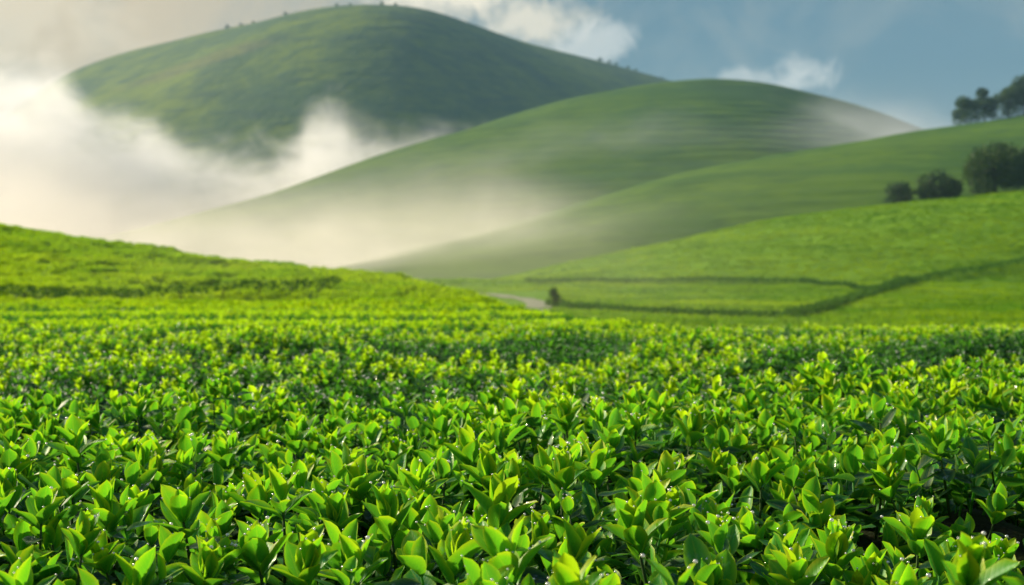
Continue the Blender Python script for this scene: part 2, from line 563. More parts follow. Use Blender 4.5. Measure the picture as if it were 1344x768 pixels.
g.nt.links.new(mx.outputs[0], m2_.inputs[1]); g.nt.links.new(gl.outputs[0], m2_.inputs[2])
g.nt.links.new(m2_.outputs[0], out.inputs['Surface'])
M_bead = m


# ------------------------------------------------------------------ ground and hills
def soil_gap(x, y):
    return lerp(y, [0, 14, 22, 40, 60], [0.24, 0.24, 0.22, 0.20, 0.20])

def base_ground(x, y):                      # one sheet that reaches the horizon under everything
    return np.full_like(x, HC - 17.5) + 0.0 * y
polar_sheet('ground', lambda x, y: base_ground(x, y) + 0.4 * fnoise(x, y, 2, 5, 0.004), 60, 9000, 120, -4000, 5300, 90, M_valley)
tea_field = polar_sheet('tea_field', canopy, 0.35, 170, 330, -1500, 2850, 520, M_ground, soil_gap)
tea_field.data.materials.append(M_field)
_c = np.empty(len(tea_field.data.polygons) * 3)
tea_field.data.polygons.foreach_get('center', _c)
_c = _c.reshape(-1, 3)
tea_field.data.polygons.foreach_set('material_index', (_c[:, 1] > 17).astype(np.int32))
polar_sheet('valley_floor', valley, 22, 300, 200, -700, 2300, 300, M_valley)
polar_sheet('lower_hill', hill_three, 225, 900, 150, -700, 2500, 320, M_h3)
polar_sheet('middle_hill', hill_two, 410, 1500, 150, -700, 2500, 320, M_h2)
polar_sheet('mountain', mountain_f, 820, 2500, 190, -900, 2400, 360, M_h1)


# ------------------------------------------------------------------ one tea leaf, one tea shoot
def leaf_geo(L, W, cup, bend, r, nt=8):
    s = np.array([-1, -.55, 0, .55, 1.0])
    t = np.linspace(0, 1, nt)
    w = (t + .010) ** .78 * (1.0 - t + .003) ** .72
    w = w / w.max() * W / 2
    T, Sg = np.meshgrid(t, s, indexing='ij')
    Wt = np.repeat(w[:, None], 5, 1)
    wav = 0.05 * W * np.sin(T * 9 + r.uniform(0, 6)) * np.abs(Sg) * Sg
    X = L * (T - 0.10 * np.abs(Sg) ** 2 * np.sin(T * math.pi) * 0.3)
    Y = Sg * Wt * math.cos(cup * .8) + r.uniform(-.06, .06) * L * T ** 2
    Z = np.abs(Sg) ** 1.4 * Wt * math.sin(cup) + bend * L * T ** 2 + wav
    v = np.stack([X, Y, Z], -1).reshape(-1, 3)
    return v, grid_faces(nt, 5), {'edge': np.abs(Sg).ravel(), 'along': T.ravel()}

LEAVES = []            # (mesh, verts, faces, attrs, age)
lr = np.random.default_rng(5)
for age, n, L, W in ((0.16, 4, .040, .48), (0.26, 5, .053, .54), (0.42, 5, .057, .54), (0.80, 5, .058, .48)):
    for k in range(n):
        L1 = L * lr.uniform(.9, 1.12)
        v, f, at = leaf_geo(L1, L1 * W * lr.uniform(.88, 1.12), lr.uniform(.38, .72) if age < .5 else lr.uniform(.10, .4),
                            lr.uniform(-.02, .16) if age < .3 else lr.uniform(-.22, .08), lr)
        at['age'] = np.full(len(v), age + lr.uniform(-.04, .05))
        at['lv'] = np.full(len(v), lr.uniform(0, 1))
        LEAVES.append((mesh_from('leaf', v, f, M_leaf, True, at), v, f, at, age))
BUD, INNER, MID, OLD = range(0, 4), range(4, 9), range(9, 14), range(14, 19)

def tube_geo(pts, radii, n=6):
    pts = [Vector(p) for p in pts]
    V, Fc = [], []
    for i, p in enumerate(pts):
        d = (pts[min(i + 1, len(pts) - 1)] - pts[max(i - 1, 0)]).normalized()
        a = d.orthogonal().normalized(); b = d.cross(a)
        for k in range(n):
            q = math.tau * k / n
            V.append(p + (a * math.cos(q) + b * math.sin(q)) * radii[i])
    for i in range(len(pts) - 1):
        for k in range(n):
            Fc.append((i * n + k, i * n + (k + 1) % n, (i + 1) * n + (k + 1) % n, (i + 1) * n + k))
    Fc.append(tuple(range(n))[::-1]); Fc.append(tuple(range((len(pts) - 1) * n, len(pts) * n)))
    return np.array([tuple(v) for v in V]), Fc

STEM_L = 0.13
def shoot_design(r, kind):
    """A list of (leaf index, matrix) about the shoot's tip at the origin's height STEM_L; kind 0 tight, 1 open, 2 mature."""
    leaves = []
    phi = r.uniform(0, math.tau)
    def add(idx, h, el, sc):
        nonlocal phi
        M = Matrix.Translation((0, 0, STEM_L + h)) @ Matrix.Rotation(phi, 4, 'Z') @ Matrix.Rotation(-el, 4, 'Y') @ Matrix.Rotation(r.uniform(-.10, .10), 4, 'X') @ Matrix.Scale(sc, 4)
        leaves.append((int(idx), M))
    if kind < 2:
        for k in range(2 if kind == 0 else 1):
            phi += math.pi + r.uniform(-.4, .4)
            add(r.choice(BUD), -.004, rad(r.uniform(74, 86)), r.uniform(.8, 1.1))
        for k in range(4 if kind == 0 else 3):
            phi += math.tau / (4 if kind == 0 else 3) + r.uniform(-.18, .18)
            add(r.choice(INNER), -.011, rad(r.uniform(60, 74) if kind == 0 else r.uniform(50, 66)), r.uniform(.9, 1.15))
        phi += math.pi / 4
        for k in range(4):
            phi += math.tau / 4 + r.uniform(-.2, .2)
            add(r.choice(MID), -.024 - .003 * k, rad(r.uniform(44, 62) if kind == 0 else r.uniform(32, 52)), r.uniform(.9, 1.12))
        if kind == 1:
            phi += .9
            add(r.choice(OLD), -.045, rad(r.uniform(-4, 22)), r.uniform(.9, 1.1))
    else:
        for k in range(2):
            phi += math.pi + r.uniform(-.5, .5)
            add(r.choice(MID), -.006, rad(r.uniform(50, 75)), r.uniform(.7, .95))
        for k in range(6):
            phi += 2.4 + r.uniform(-.35, .35)
            add(r.choice(OLD), -.012 - .011 * k, rad(r.uniform(5, 42)), r.uniform(.85, 1.15))
    return leaves

DESIGNS = [shoot_design(np.random.default_rng(100 + k), 0 if k < 6 else (1 if k < 13 else 2)) for k in range(15)]
OLD_DESIGNS = [shoot_design(np.random.default_rng(200 + k), 2) for k in range(5)]
sv, sf = tube_geo([(0, 0, 0), (.003, -.002, STEM_L * .5), (0, 0, STEM_L - .004)], [.0024, .0022, .0014])
STEM_ME = mesh_from('stem', sv, sf, M_stem)

def joined(name, design, stem=True, younger=0.0):
    V, Fc, A = [], [], {'edge': [], 'along': [], 'age': [], 'lv': []}
    n = 0
    for idx, M in design:
        me, v, f, at, age = LEAVES[idx]
        R = np.array(M)
        V.append(v @ R[:3, :3].T + R[:3, 3]); Fc += [tuple(int(i) + n for i in q) for q in f]
        for k in A: A[k].append(at[k] - (younger if k == 'age' else 0.0))
        n += len(v)
    if stem:
        V.append(sv); Fc += [tuple(i + n for i in q) for q in sf]
        for k, val in (('edge', .5), ('along', .5), ('age', .45), ('lv', .5)): A[k].append(np.full(len(sv), val))
    return mesh_from(name, np.concatenate(V), Fc, M_leaf, True, {k: np.concatenate(a) for k, a in A.items()})


def scatter(name, protos, pos, rot, scl, idx, mat=None, **props):
    """ONE object of stuff: the prototypes stood at the given points by geometry nodes."""
    pc = bpy.data.collections.new(name + '_kinds')
    for i, me in enumerate(protos):
        pc.objects.link(bpy.data.objects.new('%s_kind_%02d' % (name, i), me))
    me = bpy.data.meshes.new(name)
    me.from_pydata([tuple(p) for p in pos], [], [])
    for nm, ty, val in (('turn', 'FLOAT_VECTOR', rot), ('size', 'FLOAT', scl), ('pick', 'INT', idx)):
        a = me.attributes.new(nm, ty, 'POINT')
        if ty == 'FLOAT_VECTOR': a.data.foreach_set('vector', np.asarray(val, np.float32).ravel())
        elif ty == 'INT': a.data.foreach_set('value', np.asarray(val, np.int32))
        else: a.data.foreach_set('value', np.asarray(val, np.float32))
    o = link(name, me, kind='stuff', **props)
    nt = bpy.data.node_groups.new(name + '_scatter', 'GeometryNodeTree')
    nt.interface.new_socket('Geometry', in_out='INPUT', socket_type='NodeSocketGeometry')
    nt.interface.new_socket('Geometry', in_out='OUTPUT', socket_type='NodeSocketGeometry')
    N = nt.nodes.new
    gi, go = N('NodeGroupInput'), N('NodeGroupOutput')
    ci = N('GeometryNodeCollectionInfo'); ci.inputs['Collection'].default_value = pc
    ci.inputs['Separate Children'].default_value = True; ci.inputs['Reset Children'].default_value = True
    ip = N('GeometryNodeInstanceOnPoints'); ip.inputs['Pick Instance'].default_value = True
    def na(n_, t):
        q = N('GeometryNodeInputNamedAttribute'); q.data_type = t; q.inputs[0].default_value = n_
        return q.outputs[0]
    e2r = N('FunctionNodeEulerToRotation')
    L = nt.links.new
    L(na('turn', 'FLOAT_VECTOR'), e2r.inputs[0])
    L(gi.outputs[0], ip.inputs['Points']); L(ci.outputs[0], ip.inputs['Instance'])
    L(na('pick', 'INT'), ip.inputs['Instance Index']); L(e2r.outputs[0], ip.inputs['Rotation']); L(na('size', 'FLOAT'), ip.inputs['Scale'])
    L(ip.outputs[0], go.inputs[0])
    md = o.modifiers.new('scatter', 'NODES'); md.node_group = nt
    return o


# ------------------------------------------------------------------ the tea in front: where every shoot stands
def in_wedge(x, y, p0=-420, p1=1760):
    px = 672 + F * x / y
    return (px > p0) & (px < p1)

def slope_tilt(x, y):
    e = .06
    return (canopy(x + e, y) - canopy(x - e, y)) / (2 * e), (canopy(x, y + e) - canopy(x, y - e)) / (2 * e)

rows = []
y = 1.23; k = 0
while y < 15.5:
    sp = 0.128 if y < 5.2 else 0.102
    half = 0.62 * y + 0.25
    xs = np.arange(-half, half, sp) + (sp / 2 if k % 2 else 0)
    xs = xs + RNG.uniform(-.030, .030, len(xs))
    ys = y + RNG.uniform(-.045, .045, len(xs))
    rows.append(np.stack([xs, ys, np.full(len(xs), k)], -1))
    y += 0.168 if y < 5.2 else 0.135; k += 1
P = np.concatenate(rows)
P = P[in_wedge(P[:, 0], P[:, 1])]
n = len(P)
px_, py_ = P[:, 0], P[:, 1]
sx, sy = slope_tilt(px_, py_)
scl = RNG.uniform(1.08, 1.62, n) * (1 - .36 * np.clip((py_ - 3.8) / 3.0, 0, 1))
tiltx = np.arctan(sy) * .6 + RNG.normal(0, .11, n)
tilty = -np.arctan(sx) * .6 + RNG.normal(0, .11, n)
lift = RNG.normal(0, .020, n)
tipz = canopy(px_, py_) - 0.045 + lift
rot = np.stack([tiltx, -tilty, RNG.uniform(0, math.tau, n)], -1)
pick = RNG.integers(0, len(DESIGNS), n)
base = np.stack([px_, py_, tipz - STEM_L * scl], -1)

def matrix_at(i):
    return Matrix.Translation(base[i]) @ Euler(rot[i], 'XYZ').to_matrix().to_4x4() @ Matrix.Scale(scl[i], 4)

def project(p):
    x, y_, z = p[0], p[1], p[2] - HC
    a = math.atan((384 - HOR) / F)
    fw = y_ * math.cos(a) - z * math.sin(a); up = y_ * math.sin(a) + z * math.cos(a)
    return 672 + F * x / fw, 384 - F * up / fw

# the three hundred that show largest are things of their own
inside = []
for i in np.argsort(P[:, 1]):
    u, v = project((px_[i], py_[i], tipz[i] + .02))
    if -12 < u < 1356 and v < 772:
        inside.append((i, u, v))
    if len(inside) >= 300: break
mine = {i for i, u, v in inside}
ORD = ['zeroth', 'first', 'second', 'third', 'fourth', 'fifth', 'sixth', 'seventh', 'eighth', 'ninth', 'tenth', 'eleventh', 'twelfth', 'thirteenth', 'fourteenth',
       'fifteenth', 'sixteenth', 'seventeenth', 'eighteenth', 'nineteenth', 'twentieth'] + ['twenty-' + w for w in ('first', 'second', 'third', 'fourth', 'fifth', 'sixth', 'seventh', 'eighth', 'ninth')] + ['thirtieth'] + ['thirty-' + w for w in ('first', 'second', 'third', 'fourth', 'fifth', 'sixth', 'seventh', 'eighth', 'ninth')]
COUNT = {5: 'five', 6: 'six', 7: 'seven', 8: 'eight', 9: 'nine'}
kmin = min(int(P[i, 2]) for i in mine)
byrow = {}
for i, u, v in inside:
    byrow.setdefault(int(P[i, 2]) - kmin + 1, []).append((u, i))
leaf_objects = {}
for row, members in byrow.items():
    for rank, (u, i) in enumerate(sorted(members), 1):
        d = DESIGNS[pick[i]]
        lean = rot[i][1]
        how = 'upright' if abs(lean) < .12 else ('leaning' if abs(lean) < .24 else 'tilted')
        form = 'closed' if pick[i] < 6 else ('open' if pick[i] < 13 else 'dark-leaved')
        root = bpy.data.objects.new('tea_shoot', None)
        COL.objects.link(root)
        root.empty_display_size = .02
        root.matrix_world = matrix_at(i)
        root['label'] = '%s %s tea shoot, %s from the left in the %s row from the bottom' % (how, form, ORD[rank], ORD[row])
        root['category'] = 'tea shoot'
        root['group'] = 'tea shoots of the nearest bed'
        link('stem', STEM_ME, root)
        obs = []
        for idx, M in d:
            o = link('bud' if idx in BUD else 'leaf', LEAVES[idx][0], root)
            o.matrix_local = M
            obs.append(o)
        leaf_objects[i] = obs

rest = np.array([i for i in range(n) if i not in mine])
SHOOT_ME = [joined('shoot', d) for d in DESIGNS]
OLD_ME = [joined('old_shoot', d) for d in OLD_DESIGNS]
SHADED_ME = [joined('shaded_shoot', d, True, -.30) for d in OLD_DESIGNS]  # older, darkened leaves painting shade on bed faces and in hollows
GLOW_ME = [joined('glow_shoot', d, True, .34) for d in DESIGNS]  # yellowed leaves that carry the warm glow of the farther beds
# older leaves lower down, between the shoots
m2 = 17000
yy = np.sqrt(RNG.uniform(1.1 ** 2, 15.5 ** 2, m2 * 2)); uu = RNG.uniform(-420, 1760, m2 * 2)
xx = (uu - 672) / F * yy
q = RNG.uniform(size=len(xx)) < 1.0
xx, yy = xx[q][:24000], yy[q][:24000]
m2 = len(xx)
oldz = canopy(xx, yy) - RNG.uniform(.06, .15, m2)
osc = RNG.uniform(1.1, 1.7, m2) * (1 - .3 * np.clip((yy - 3.8) / 3.0, 0, 1))
obase = np.stack([xx, yy, oldz - STEM_L * osc], -1)
orot = np.stack([RNG.normal(0, .3, m2), RNG.normal(0, .3, m2), RNG.uniform(0, math.tau, m2)], -1)
# sparser, coarser growth from the second hollow out to the foot of the near hill
def band(y0, y1, p0, p1, num, lo, hi, f):
    yb = np.sqrt(RNG.uniform(y0 ** 2, y1 ** 2, num)); ub = RNG.uniform(p0, p1, num)
    xb = (ub - 672) / F * yb
    sc = RNG.uniform(lo, hi, num)
    return xb, yb, sc, f(xb, yb)
xb, yb, sb, zb = band(15.2, 44, -420, 1760, 90000, .85, 1.35, canopy)
ok_ = RNG.uniform(0, 1, len(xb)) > np.clip((yb - 24) / 20, 0, 1)
xb, yb, sb, zb = xb[ok_], yb[ok_], sb[ok_], zb[ok_]
bbase = np.stack([xb, yb, zb - .05 - STEM_L * sb + RNG.normal(0, .02, len(xb))], -1)
brot = np.stack([RNG.normal(0, .2, len(xb)), RNG.normal(0, .2, len(xb)), RNG.uniform(0, math.tau, len(xb))], -1)
nd, no = len(SHOOT_ME), len(OLD_ME)
glow_tint = np.clip((P[:, 1] - 3.6) / 2.6, 0, 1) * np.clip(1.0 - px_ / P[:, 1] * 1.4, .35, 1) > RNG.uniform(0, 1, n)  # warm glow painted as yellower shoots, more of them towards the sun
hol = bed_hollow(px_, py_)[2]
pick_s = pick + np.where(glow_tint, nd + no, 0)
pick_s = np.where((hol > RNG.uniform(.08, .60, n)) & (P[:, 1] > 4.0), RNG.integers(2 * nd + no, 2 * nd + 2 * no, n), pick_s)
nf = len(GLOW_ME)
scatter('tea_foliage', SHOOT_ME + OLD_ME + GLOW_ME + SHADED_ME,
        np.concatenate([base[rest], obase, bbase]), np.concatenate([rot[rest], orot, brot]), np.concatenate([scl[rest], osc, sb]),
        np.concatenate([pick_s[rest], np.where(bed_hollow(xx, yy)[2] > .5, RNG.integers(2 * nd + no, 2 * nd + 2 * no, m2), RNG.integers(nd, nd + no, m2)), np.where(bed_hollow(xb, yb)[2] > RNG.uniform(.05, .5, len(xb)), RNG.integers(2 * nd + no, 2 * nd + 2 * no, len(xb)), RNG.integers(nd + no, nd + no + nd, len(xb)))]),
        label='massed light and dark green tea leaves behind and between the nearest shoots', category='tea foliage')

# dew: small beads on the leaves
def ico(name, radius, sub, squash=1.0, mat=None):
    import bmesh
    bm = bmesh.new()
    bmesh.ops.create_icosphere(bm, subdivisions=sub, radius=radius)
    for v in bm.verts:
        v.co.z *= squash
    me = bpy.data.meshes.new(name); bm.to_mesh(me); bm.free()
    me.polygons.foreach_set('use_smooth', [True] * len(me.polygons))
    me.materials.append(mat or M_dew)
    return me
DEW_ME = [ico('bead', .001, 2, .8, M_bead)]
dp, ds_ = [], []
cand = np.where((P[:, 1] > 1.6) & in_wedge(px_, py_, -100, 1450))[0]
w = np.clip(1.0 / P[cand, 1] ** 0.9, .01, None); w /= w.sum()
for i in RNG.choice(cand, 17000, p=w):
    d = DESIGNS[pick[i]]
    idx, M = d[RNG.integers(0, min(7, len(d)))]
    v = LEAVES[idx][1].reshape(8, 5, 3)
    a = RNG.integers(5, 8); b = RNG.choice((0, 4)) if a < 7 else 2
    p = matrix_at(i) @ M @ Vector(v[a, b])
    rr = RNG.uniform(.9, 1.8) * (1 + RNG.uniform(0, 1) ** 3 * 1.6) * (1 if P[i, 1] < 4 else min(1.5, 1 + (P[i, 1] - 4) * .15))
    dp.append((p.x, p.y, p.z + rr * .0008)); ds_.append(rr)
scatter('dew', DEW_ME, np.array(dp), np.zeros((len(dp), 3)), np.array(ds_), np.zeros(len(dp)),
        label='fine beads of dew sprinkled over the tea leaves', category='dew')

# the big drops one can point at
DROP_ME = ico('water_drop', 1.0, 4, .86)
for u0, v0, rr, where in ((620, 733, .0085, 'hanging beside the bottom middle shoots'), (590, 742, .0065, 'on an upright leaf low in the middle'),
                          (575, 690, .005, 'on a half shaded leaf in the middle'), (222, 758, .0075, 'low among dark leaves at the bottom edge'),
                          (460, 748, .0055, 'on a broad leaf at the bottom edge'), (160, 668, .005, 'inside a cupped pale leaf'),
                          (12, 640, .0065, 'on the outermost leaf beside the picture edge'), (1078, 702, .0075, 'on a pale upright leaf above a broad dark leaf'),
                          (1150, 745, .006, 'lying on a broad dark leaf'), (1070, 655, .005, 'on a leaf tip of the raised clump'),
                          (1290, 612, .006, 'on a dark leaf beside the shaded hollow'), (880, 720, .006, 'on a leaf edge between two bright shoots'),
                          (735, 655, .005, 'on a bluish leaf under a bright shoot'), (330, 690, .0055, 'on a leaf tip above a dark gap')):
    best = None
    for i, u, v in inside:
        for j, (idx, M) in enumerate(DESIGNS[pick[i]]):
            if idx in BUD: continue
            vv = LEAVES[idx][1].reshape(8, 5, 3)
            for a in (4, 5):
                p = matrix_at(i) @ M @ Vector(vv[a, 2])
                pu, pv = project(p)
                s = math.hypot(pu - u0, pv - v0) + 25 * (P[i, 1] - 1.9)
                if best is None or s < best[0]:
                    best = (s, p)
    p = best[1]
    o = link('water_drop', DROP_ME, None, label='clear round water drop ' + where, category='water drop', group='large water drops on the tea leaves')
    o.location = (p.x, p.y - rr * .45, p.z + rr * .45)
    o.scale = (rr, rr, rr)


# ------------------------------------------------------------------ tea bushes as small tufts over the near hill and the valley slopes
def tuft(name, r, n_leaf, R, leaf, mat, flat=.75):
    V, Fc = [], []
    for k in range(n_leaf):
        th = r.uniform(0, math.tau); u = r.uniform(0.0, 1.0)
        ph = math.acos(u); rad_ = R * r.uniform(.75, 1.05)
        c = Vector((math.sin(ph) * math.cos(th), math.sin(ph) * math.sin(th), math.cos(ph) * flat)) * rad_
        d = (c.normalized() + Vector(r.normal(0, .5, 3)) + Vector((0, 0, .5))).normalized()
        sd = d.cross(Vector(r.normal(0, 1, 3))).normalized()
        L = leaf * r.uniform(.7, 1.3)
        b = len(V)
        V += [c, c + d * L * .5 + sd * L * .26, c + d * L, c + d * L * .5 - sd * L * .26]
        Fc.append((b, b + 1, b + 2, b + 3))
    return mesh_from(name, V, Fc, mat, False)
TUFTS = [tuft('tuft', np.random.default_rng(300 + k), 110, .26, .10, M_bush) for k in range(4)]
TUFTS_FAR = [tuft('far_tuft', np.random.default_rng(320 + k), 90, .5, .16, M_bush_far, .5) for k in range(4)]

def tufts(name, protos, y0, y1, p0, p1, num, f, keep, sink, label):
    x_, y_, s_, z_ = band(y0, y1, p0, p1, num, .75, 1.25, f)
    ok = keep(x_, y_)
    x_, y_, s_, z_ = x_[ok], y_[ok], s_[ok], z_[ok]
    m_ = len(x_)
    scatter(name, protos, np.stack([x_, y_, z_ - sink], -1), np.stack([RNG.normal(0, .12, m_), RNG.normal(0, .12, m_), RNG.uniform(0, math.tau, m_)], -1), s_,
            RNG.integers(0, len(protos), m_), label=label, category='tea bushes')
def keep_field(x_, y_):
    px = 672 + F * x_ / y_
    return (y_ < lerp(px, FIELD_PX, FIELD_DS) + 6) & (RNG.uniform(0, 1, len(y_)) < np.clip((y_ - 22) / 22, 0, 1))
tufts('tea_ground_cover', TUFTS, 23, 102, -420, 1760, 32000, canopy, keep_field, .28, 'yellow-green tea bushes covering the near hillside and its foot')
def keep_val(x_, y_):
    px = 672 + F * x_ / y_
    path = (px > 640) & (px < 722) & (y_ > 88) & (y_ < 135)
    return ~path
tufts('tea_slope_cover', TUFTS_FAR, 55, 222, 480, 1800, 60000, valley, keep_val, .32, 'bright tea bushes covering the valley floor and the slope beyond it')


# ------------------------------------------------------------------ track in the valley, and leaf strips added for its shaded creases
def on_valley(px, py):
    """The point of the valley floor or slope seen at a bearing and elevation."""
    d = np.linspace(50, 214, 1200)
    x = (px - 672) / F * d
    v = HOR - (valley(x, d) - HC) / d * F
    i = int(np.argmax(v <= py)) if (v <= py).any() else len(d) - 1
    return float(x[i]), float(d[i]), float(valley(x[i], d[i]))

def polyline(pts, step):
    out = []
    for a, b in zip(pts[:-1], pts[1:]):
        m_ = max(1, int((Vector(b) - Vector(a)).length / step))
        out += [Vector(a).lerp(Vector(b), j / m_) for j in range(m_)]
    return out + [Vector(pts[-1])]

ctrl = [on_valley(px, py)[:2] for px, py in ((610, 386), (640, 386.5), (662, 389), (685, 392), (700, 396), (709, 401), (700, 412))]
pl = polyline(ctrl, .8)
V, Fc = [], []
for i, p in enumerate(pl):
    d = (pl[min(i + 1, len(pl) - 1)] - pl[max(i - 1, 0)]).normalized()
    nrm = Vector((-d.y, d.x))
    for s_ in (-1, -.4, .4, 1):
        q_ = p + nrm * s_ * .85
        V.append((q_.x, q_.y, float(valley(q_.x, q_.y)) + .10 - .05 * abs(s_)))
Fc = grid_faces(len(pl), 4)
link('path', mesh_from('path', V, Fc, M_path), kind='structure')

def shade_strip(pts, h, w, label, seed, leaf=.22, place=None, f=valley, mat=None, group='leaf strips for the shaded creases between the valley fields'):  # rows of dark leaves added to imitate shaded folds
    r = np.random.default_rng(seed)
    base_ = [(place or on_valley)(*p) for p in pts]
    line = polyline([b[:2] for b in base_], .3)
    root = bpy.data.objects.new('shade_strip', None)
    COL.objects.link(root)
    o0 = Vector((line[0].x, line[0].y, float(f(line[0].x, line[0].y))))
    root.location = o0
    root['label'] = label; root['category'] = 'shade_strip'
    if group: root['group'] = group
    V, Fc = [], []
    for p in line:
        hh = h * (1 + .25 * math.sin(p.x * .25 + seed) + .15 * math.sin(p.x * .7) + r.uniform(-.12, .12))
        z0 = float(f(p.x, p.y))
        for k in range(34):
            a = r.uniform(0, math.pi); rr = r.uniform(.6, 1.0)
            c = Vector((p.x + r.uniform(-.3, .3), p.y + math.cos(a) * w * rr * .5, z0 + .1 + math.sin(a) * hh * rr)) - o0
            d = Vector(r.normal(0, 1, 3)).normalized(); sd = d.cross(Vector(r.normal(0, 1, 3))).normalized()
            L = leaf * r.uniform(.6, 1.3); b = len(V)
            V += [c, c + d * L * .5 + sd * L * .3, c + d * L, c + d * L * .5 - sd * L * .3]
            Fc.append((b, b + 1, b + 2, b + 3))
    link('foliage', mesh_from('foliage', V, Fc, mat or M_shade_and_bush, False), root)
    tw, tf, off = [], [], 0
    for p in line[::5]:
        z0 = float(f(p.x, p.y))
        a_, b_ = tube_geo([Vector((p.x, p.y, z0 - .1)) - o0, Vector((p.x + r.uniform(-.2, .2), p.y, z0 + h * .7)) - o0], [.04, .02], 5)
        tw.append(a_); tf += [tuple(i + off for i in q) for q in b_]; off += len(a_)
    link('stem', mesh_from('stem', np.concatenate(tw), tf, M_bark), root)

shade_strip([(690, 371), (760, 370), (850, 369.5), (950, 369), (1050, 371), (1110, 376), (1140, 382)], .30, 4.0, 'long dark leaf strip standing for shade along the foot of the bright terraced slope', 1)
shade_strip([(738, 404), (790, 407), (850, 410.5), (920, 413.5), (985, 416), (1040, 416)], .20, 3.0, 'low strip for the shaded crease leading away from the pointed bush beside the track', 2)
shade_strip([(1040, 416), (1085, 405), (1125, 391), (1150, 383)], .22, 3.0, 'short curved strip for the shade round the end of the pale lower field', 3)
shade_strip([(1150, 383), (1200, 371), (1250, 361), (1300, 352), (1344, 344), (1420, 330)], .50, 4.5, 'thick dark strip for the shaded gully climbing the slope above the lower green field', 4)

def on_field(px, d):
    return (px - 672) / F * d, d, 0.0
shade_strip([(-260, 55), (-60, 54), (120, 53.2), (260, 53.5), (360, 55), (440, 58)], .30, 1.6, 'dark leaf strip for the shade along the foot of the near hillside', 5, .16, on_field, canopy, M_foot_shade, None)  # added dark leaves where the fold holds only shade


# ------------------------------------------------------------------ trees
def tree_meshes(seed, H, Wd, trunk_frac, n_leaf, leaf, lobes, pointed=False, low=0, leaf_mat=None):
    r = np.random.default_rng(seed)
    tv, tf, off = [], [], 0
    def add(pts, rd):
        nonlocal off
        a_, b_ = tube_geo(pts, rd, 7)
        tv.append(a_); tf.extend(tuple(i + off for i in q) for q in b_); off += len(a_)
    t0 = H * trunk_frac
    add([(0, 0, -H * .06), (0.01 * H, 0, t0 * .5), (-.01 * H, .01 * H, t0), (0, 0, H * .72)], [H * .035, H * .028, H * .024, H * .008])
    cs = []
    for k in range(lobes):
        a = k * 2.4 + r.uniform(-.4, .4); f = r.uniform(0.15, 1.0)
        zz = t0 + (H - t0) * (0.18 + .64 * f)
        spread = (1 - f) ** .8 if pointed else math.sqrt(max(0.05, 1 - (2 * f - .75) ** 2 * .6))
        c = Vector((math.cos(a) * Wd * .32 * spread, math.sin(a) * Wd * .32 * spread, zz))
        rr = Wd * r.uniform(.15, .25) * (0.75 if pointed else 1)
        cs.append((c, rr))
        add([(0, 0, t0 * .8 + (zz - t0) * .25), tuple(c * .6 + Vector((0, 0, zz * .36))), tuple(c)], [H * .016, H * .010, H * .004])
    for k in range(low):
        a = k * math.tau / max(low, 1) + r.uniform(-.3, .3)
        cs.append((Vector((math.cos(a) * Wd * .30, math.sin(a) * Wd * .30, H * r.uniform(.14, .30))), Wd * r.uniform(.17, .22)))
    cs.append((Vector((0, 0, H * .82)), Wd * .17)); cs.append((Vector((0, 0, H * .55)), Wd * .24))
    wsum = np.array([c[1] ** 2 for c in cs]); wsum /= wsum.sum()
    V, Fc = [], []
    for k in r.choice(len(cs), n_leaf, p=wsum):
        c, rr = cs[k]
        dirn = Vector(r.normal(0, 1, 3)).normalized()
        p = c + Vector((dirn.x, dirn.y, dirn.z * .85)) * rr * (r.uniform(.25, 1.0) ** .5 + abs(r.normal(0, .07)))
        d = Vector(r.normal(0, 1, 3)).normalized(); sd = d.cross(Vector(r.normal(0, 1, 3))).normalized()
        L = leaf * r.uniform(.6, 1.3); b = len(V)
        V += [p, p + d * L * .5 + sd * L * .3, p + d * L, p + d * L * .5 - sd * L * .3]
        Fc.append((b, b + 1, b + 2, b + 3))
    return mesh_from('trunk', np.concatenate(tv), tf, M_bark), mesh_from('crown', V, Fc, leaf_mat or M_tree, False)

def tree(name, px, d, f, meshes, label, cat='tree', group=None, rz=0.0, s=1.0):
    x = (px - 672) / F * d
    root = bpy.data.objects.new(name, None)
    COL.objects.link(root)
    root.location = (x, d, float(f(x, d)) - .05)
    root.rotation_euler = (0, 0, rz); root.scale = (s, s, s)
    root['label'] = label; root['category'] = cat
    if group: root['group'] = group
    link('trunk', meshes[0], root); link('crown', meshes[1], root)
    return root

def crest_d(f, px, d0, d1):
    d = np.linspace(d0, d1, 300); x = (px - 672) / F * d
    return float(d[np.argmax((f(x, d) - HC) / d)])
g1 = 'trees on the brow of the bright slope'
tree('tree', 1306, 219, valley, tree_meshes(1, 8.2, 9.4, .08, 9000, .42, 15, low=8), 'broad dense dark tree, biggest on the brow of the bright slope', group=g1)
tree('tree', 1352, 221, valley, tree_meshes(2, 7.6, 6.0, .10, 4500, .42, 10, low=6), 'dark tree cut off by the picture edge beside the broad tree', group=g1)
tree('bush', 1231, 220, valley, tree_meshes(3, 5.2, 6.8, .05, 5000, .40, 10, low=7), 'rounded dark bush of middle size between the broad tree and the small bush', 'bush', g1)
tree('bush', 1180, 221, valley, tree_meshes(4, 3.5, 4.8, .05, 2600, .36, 8, low=6), 'smallest dark bush at the end of the row on the bright slope', 'bush', g1)
g2 = 'trees on the skyline of the lower hill'
tree('tree', 1266, crest_d(hill_three, 1266, 380, 800), hill_three, tree_meshes(5, 9.0, 11.0, .14, 4200, .6, 10, low=3), 'low spreading tree on the ridge beside a taller slim one', group=g2)
tree('tree', 1290, crest_d(hill_three, 1290, 380, 800), hill_three, tree_meshes(6, 11.8, 8.8, .14, 4200, .6, 10, low=3), 'taller slim tree standing against its low spreading neighbour on the ridge', group=g2)
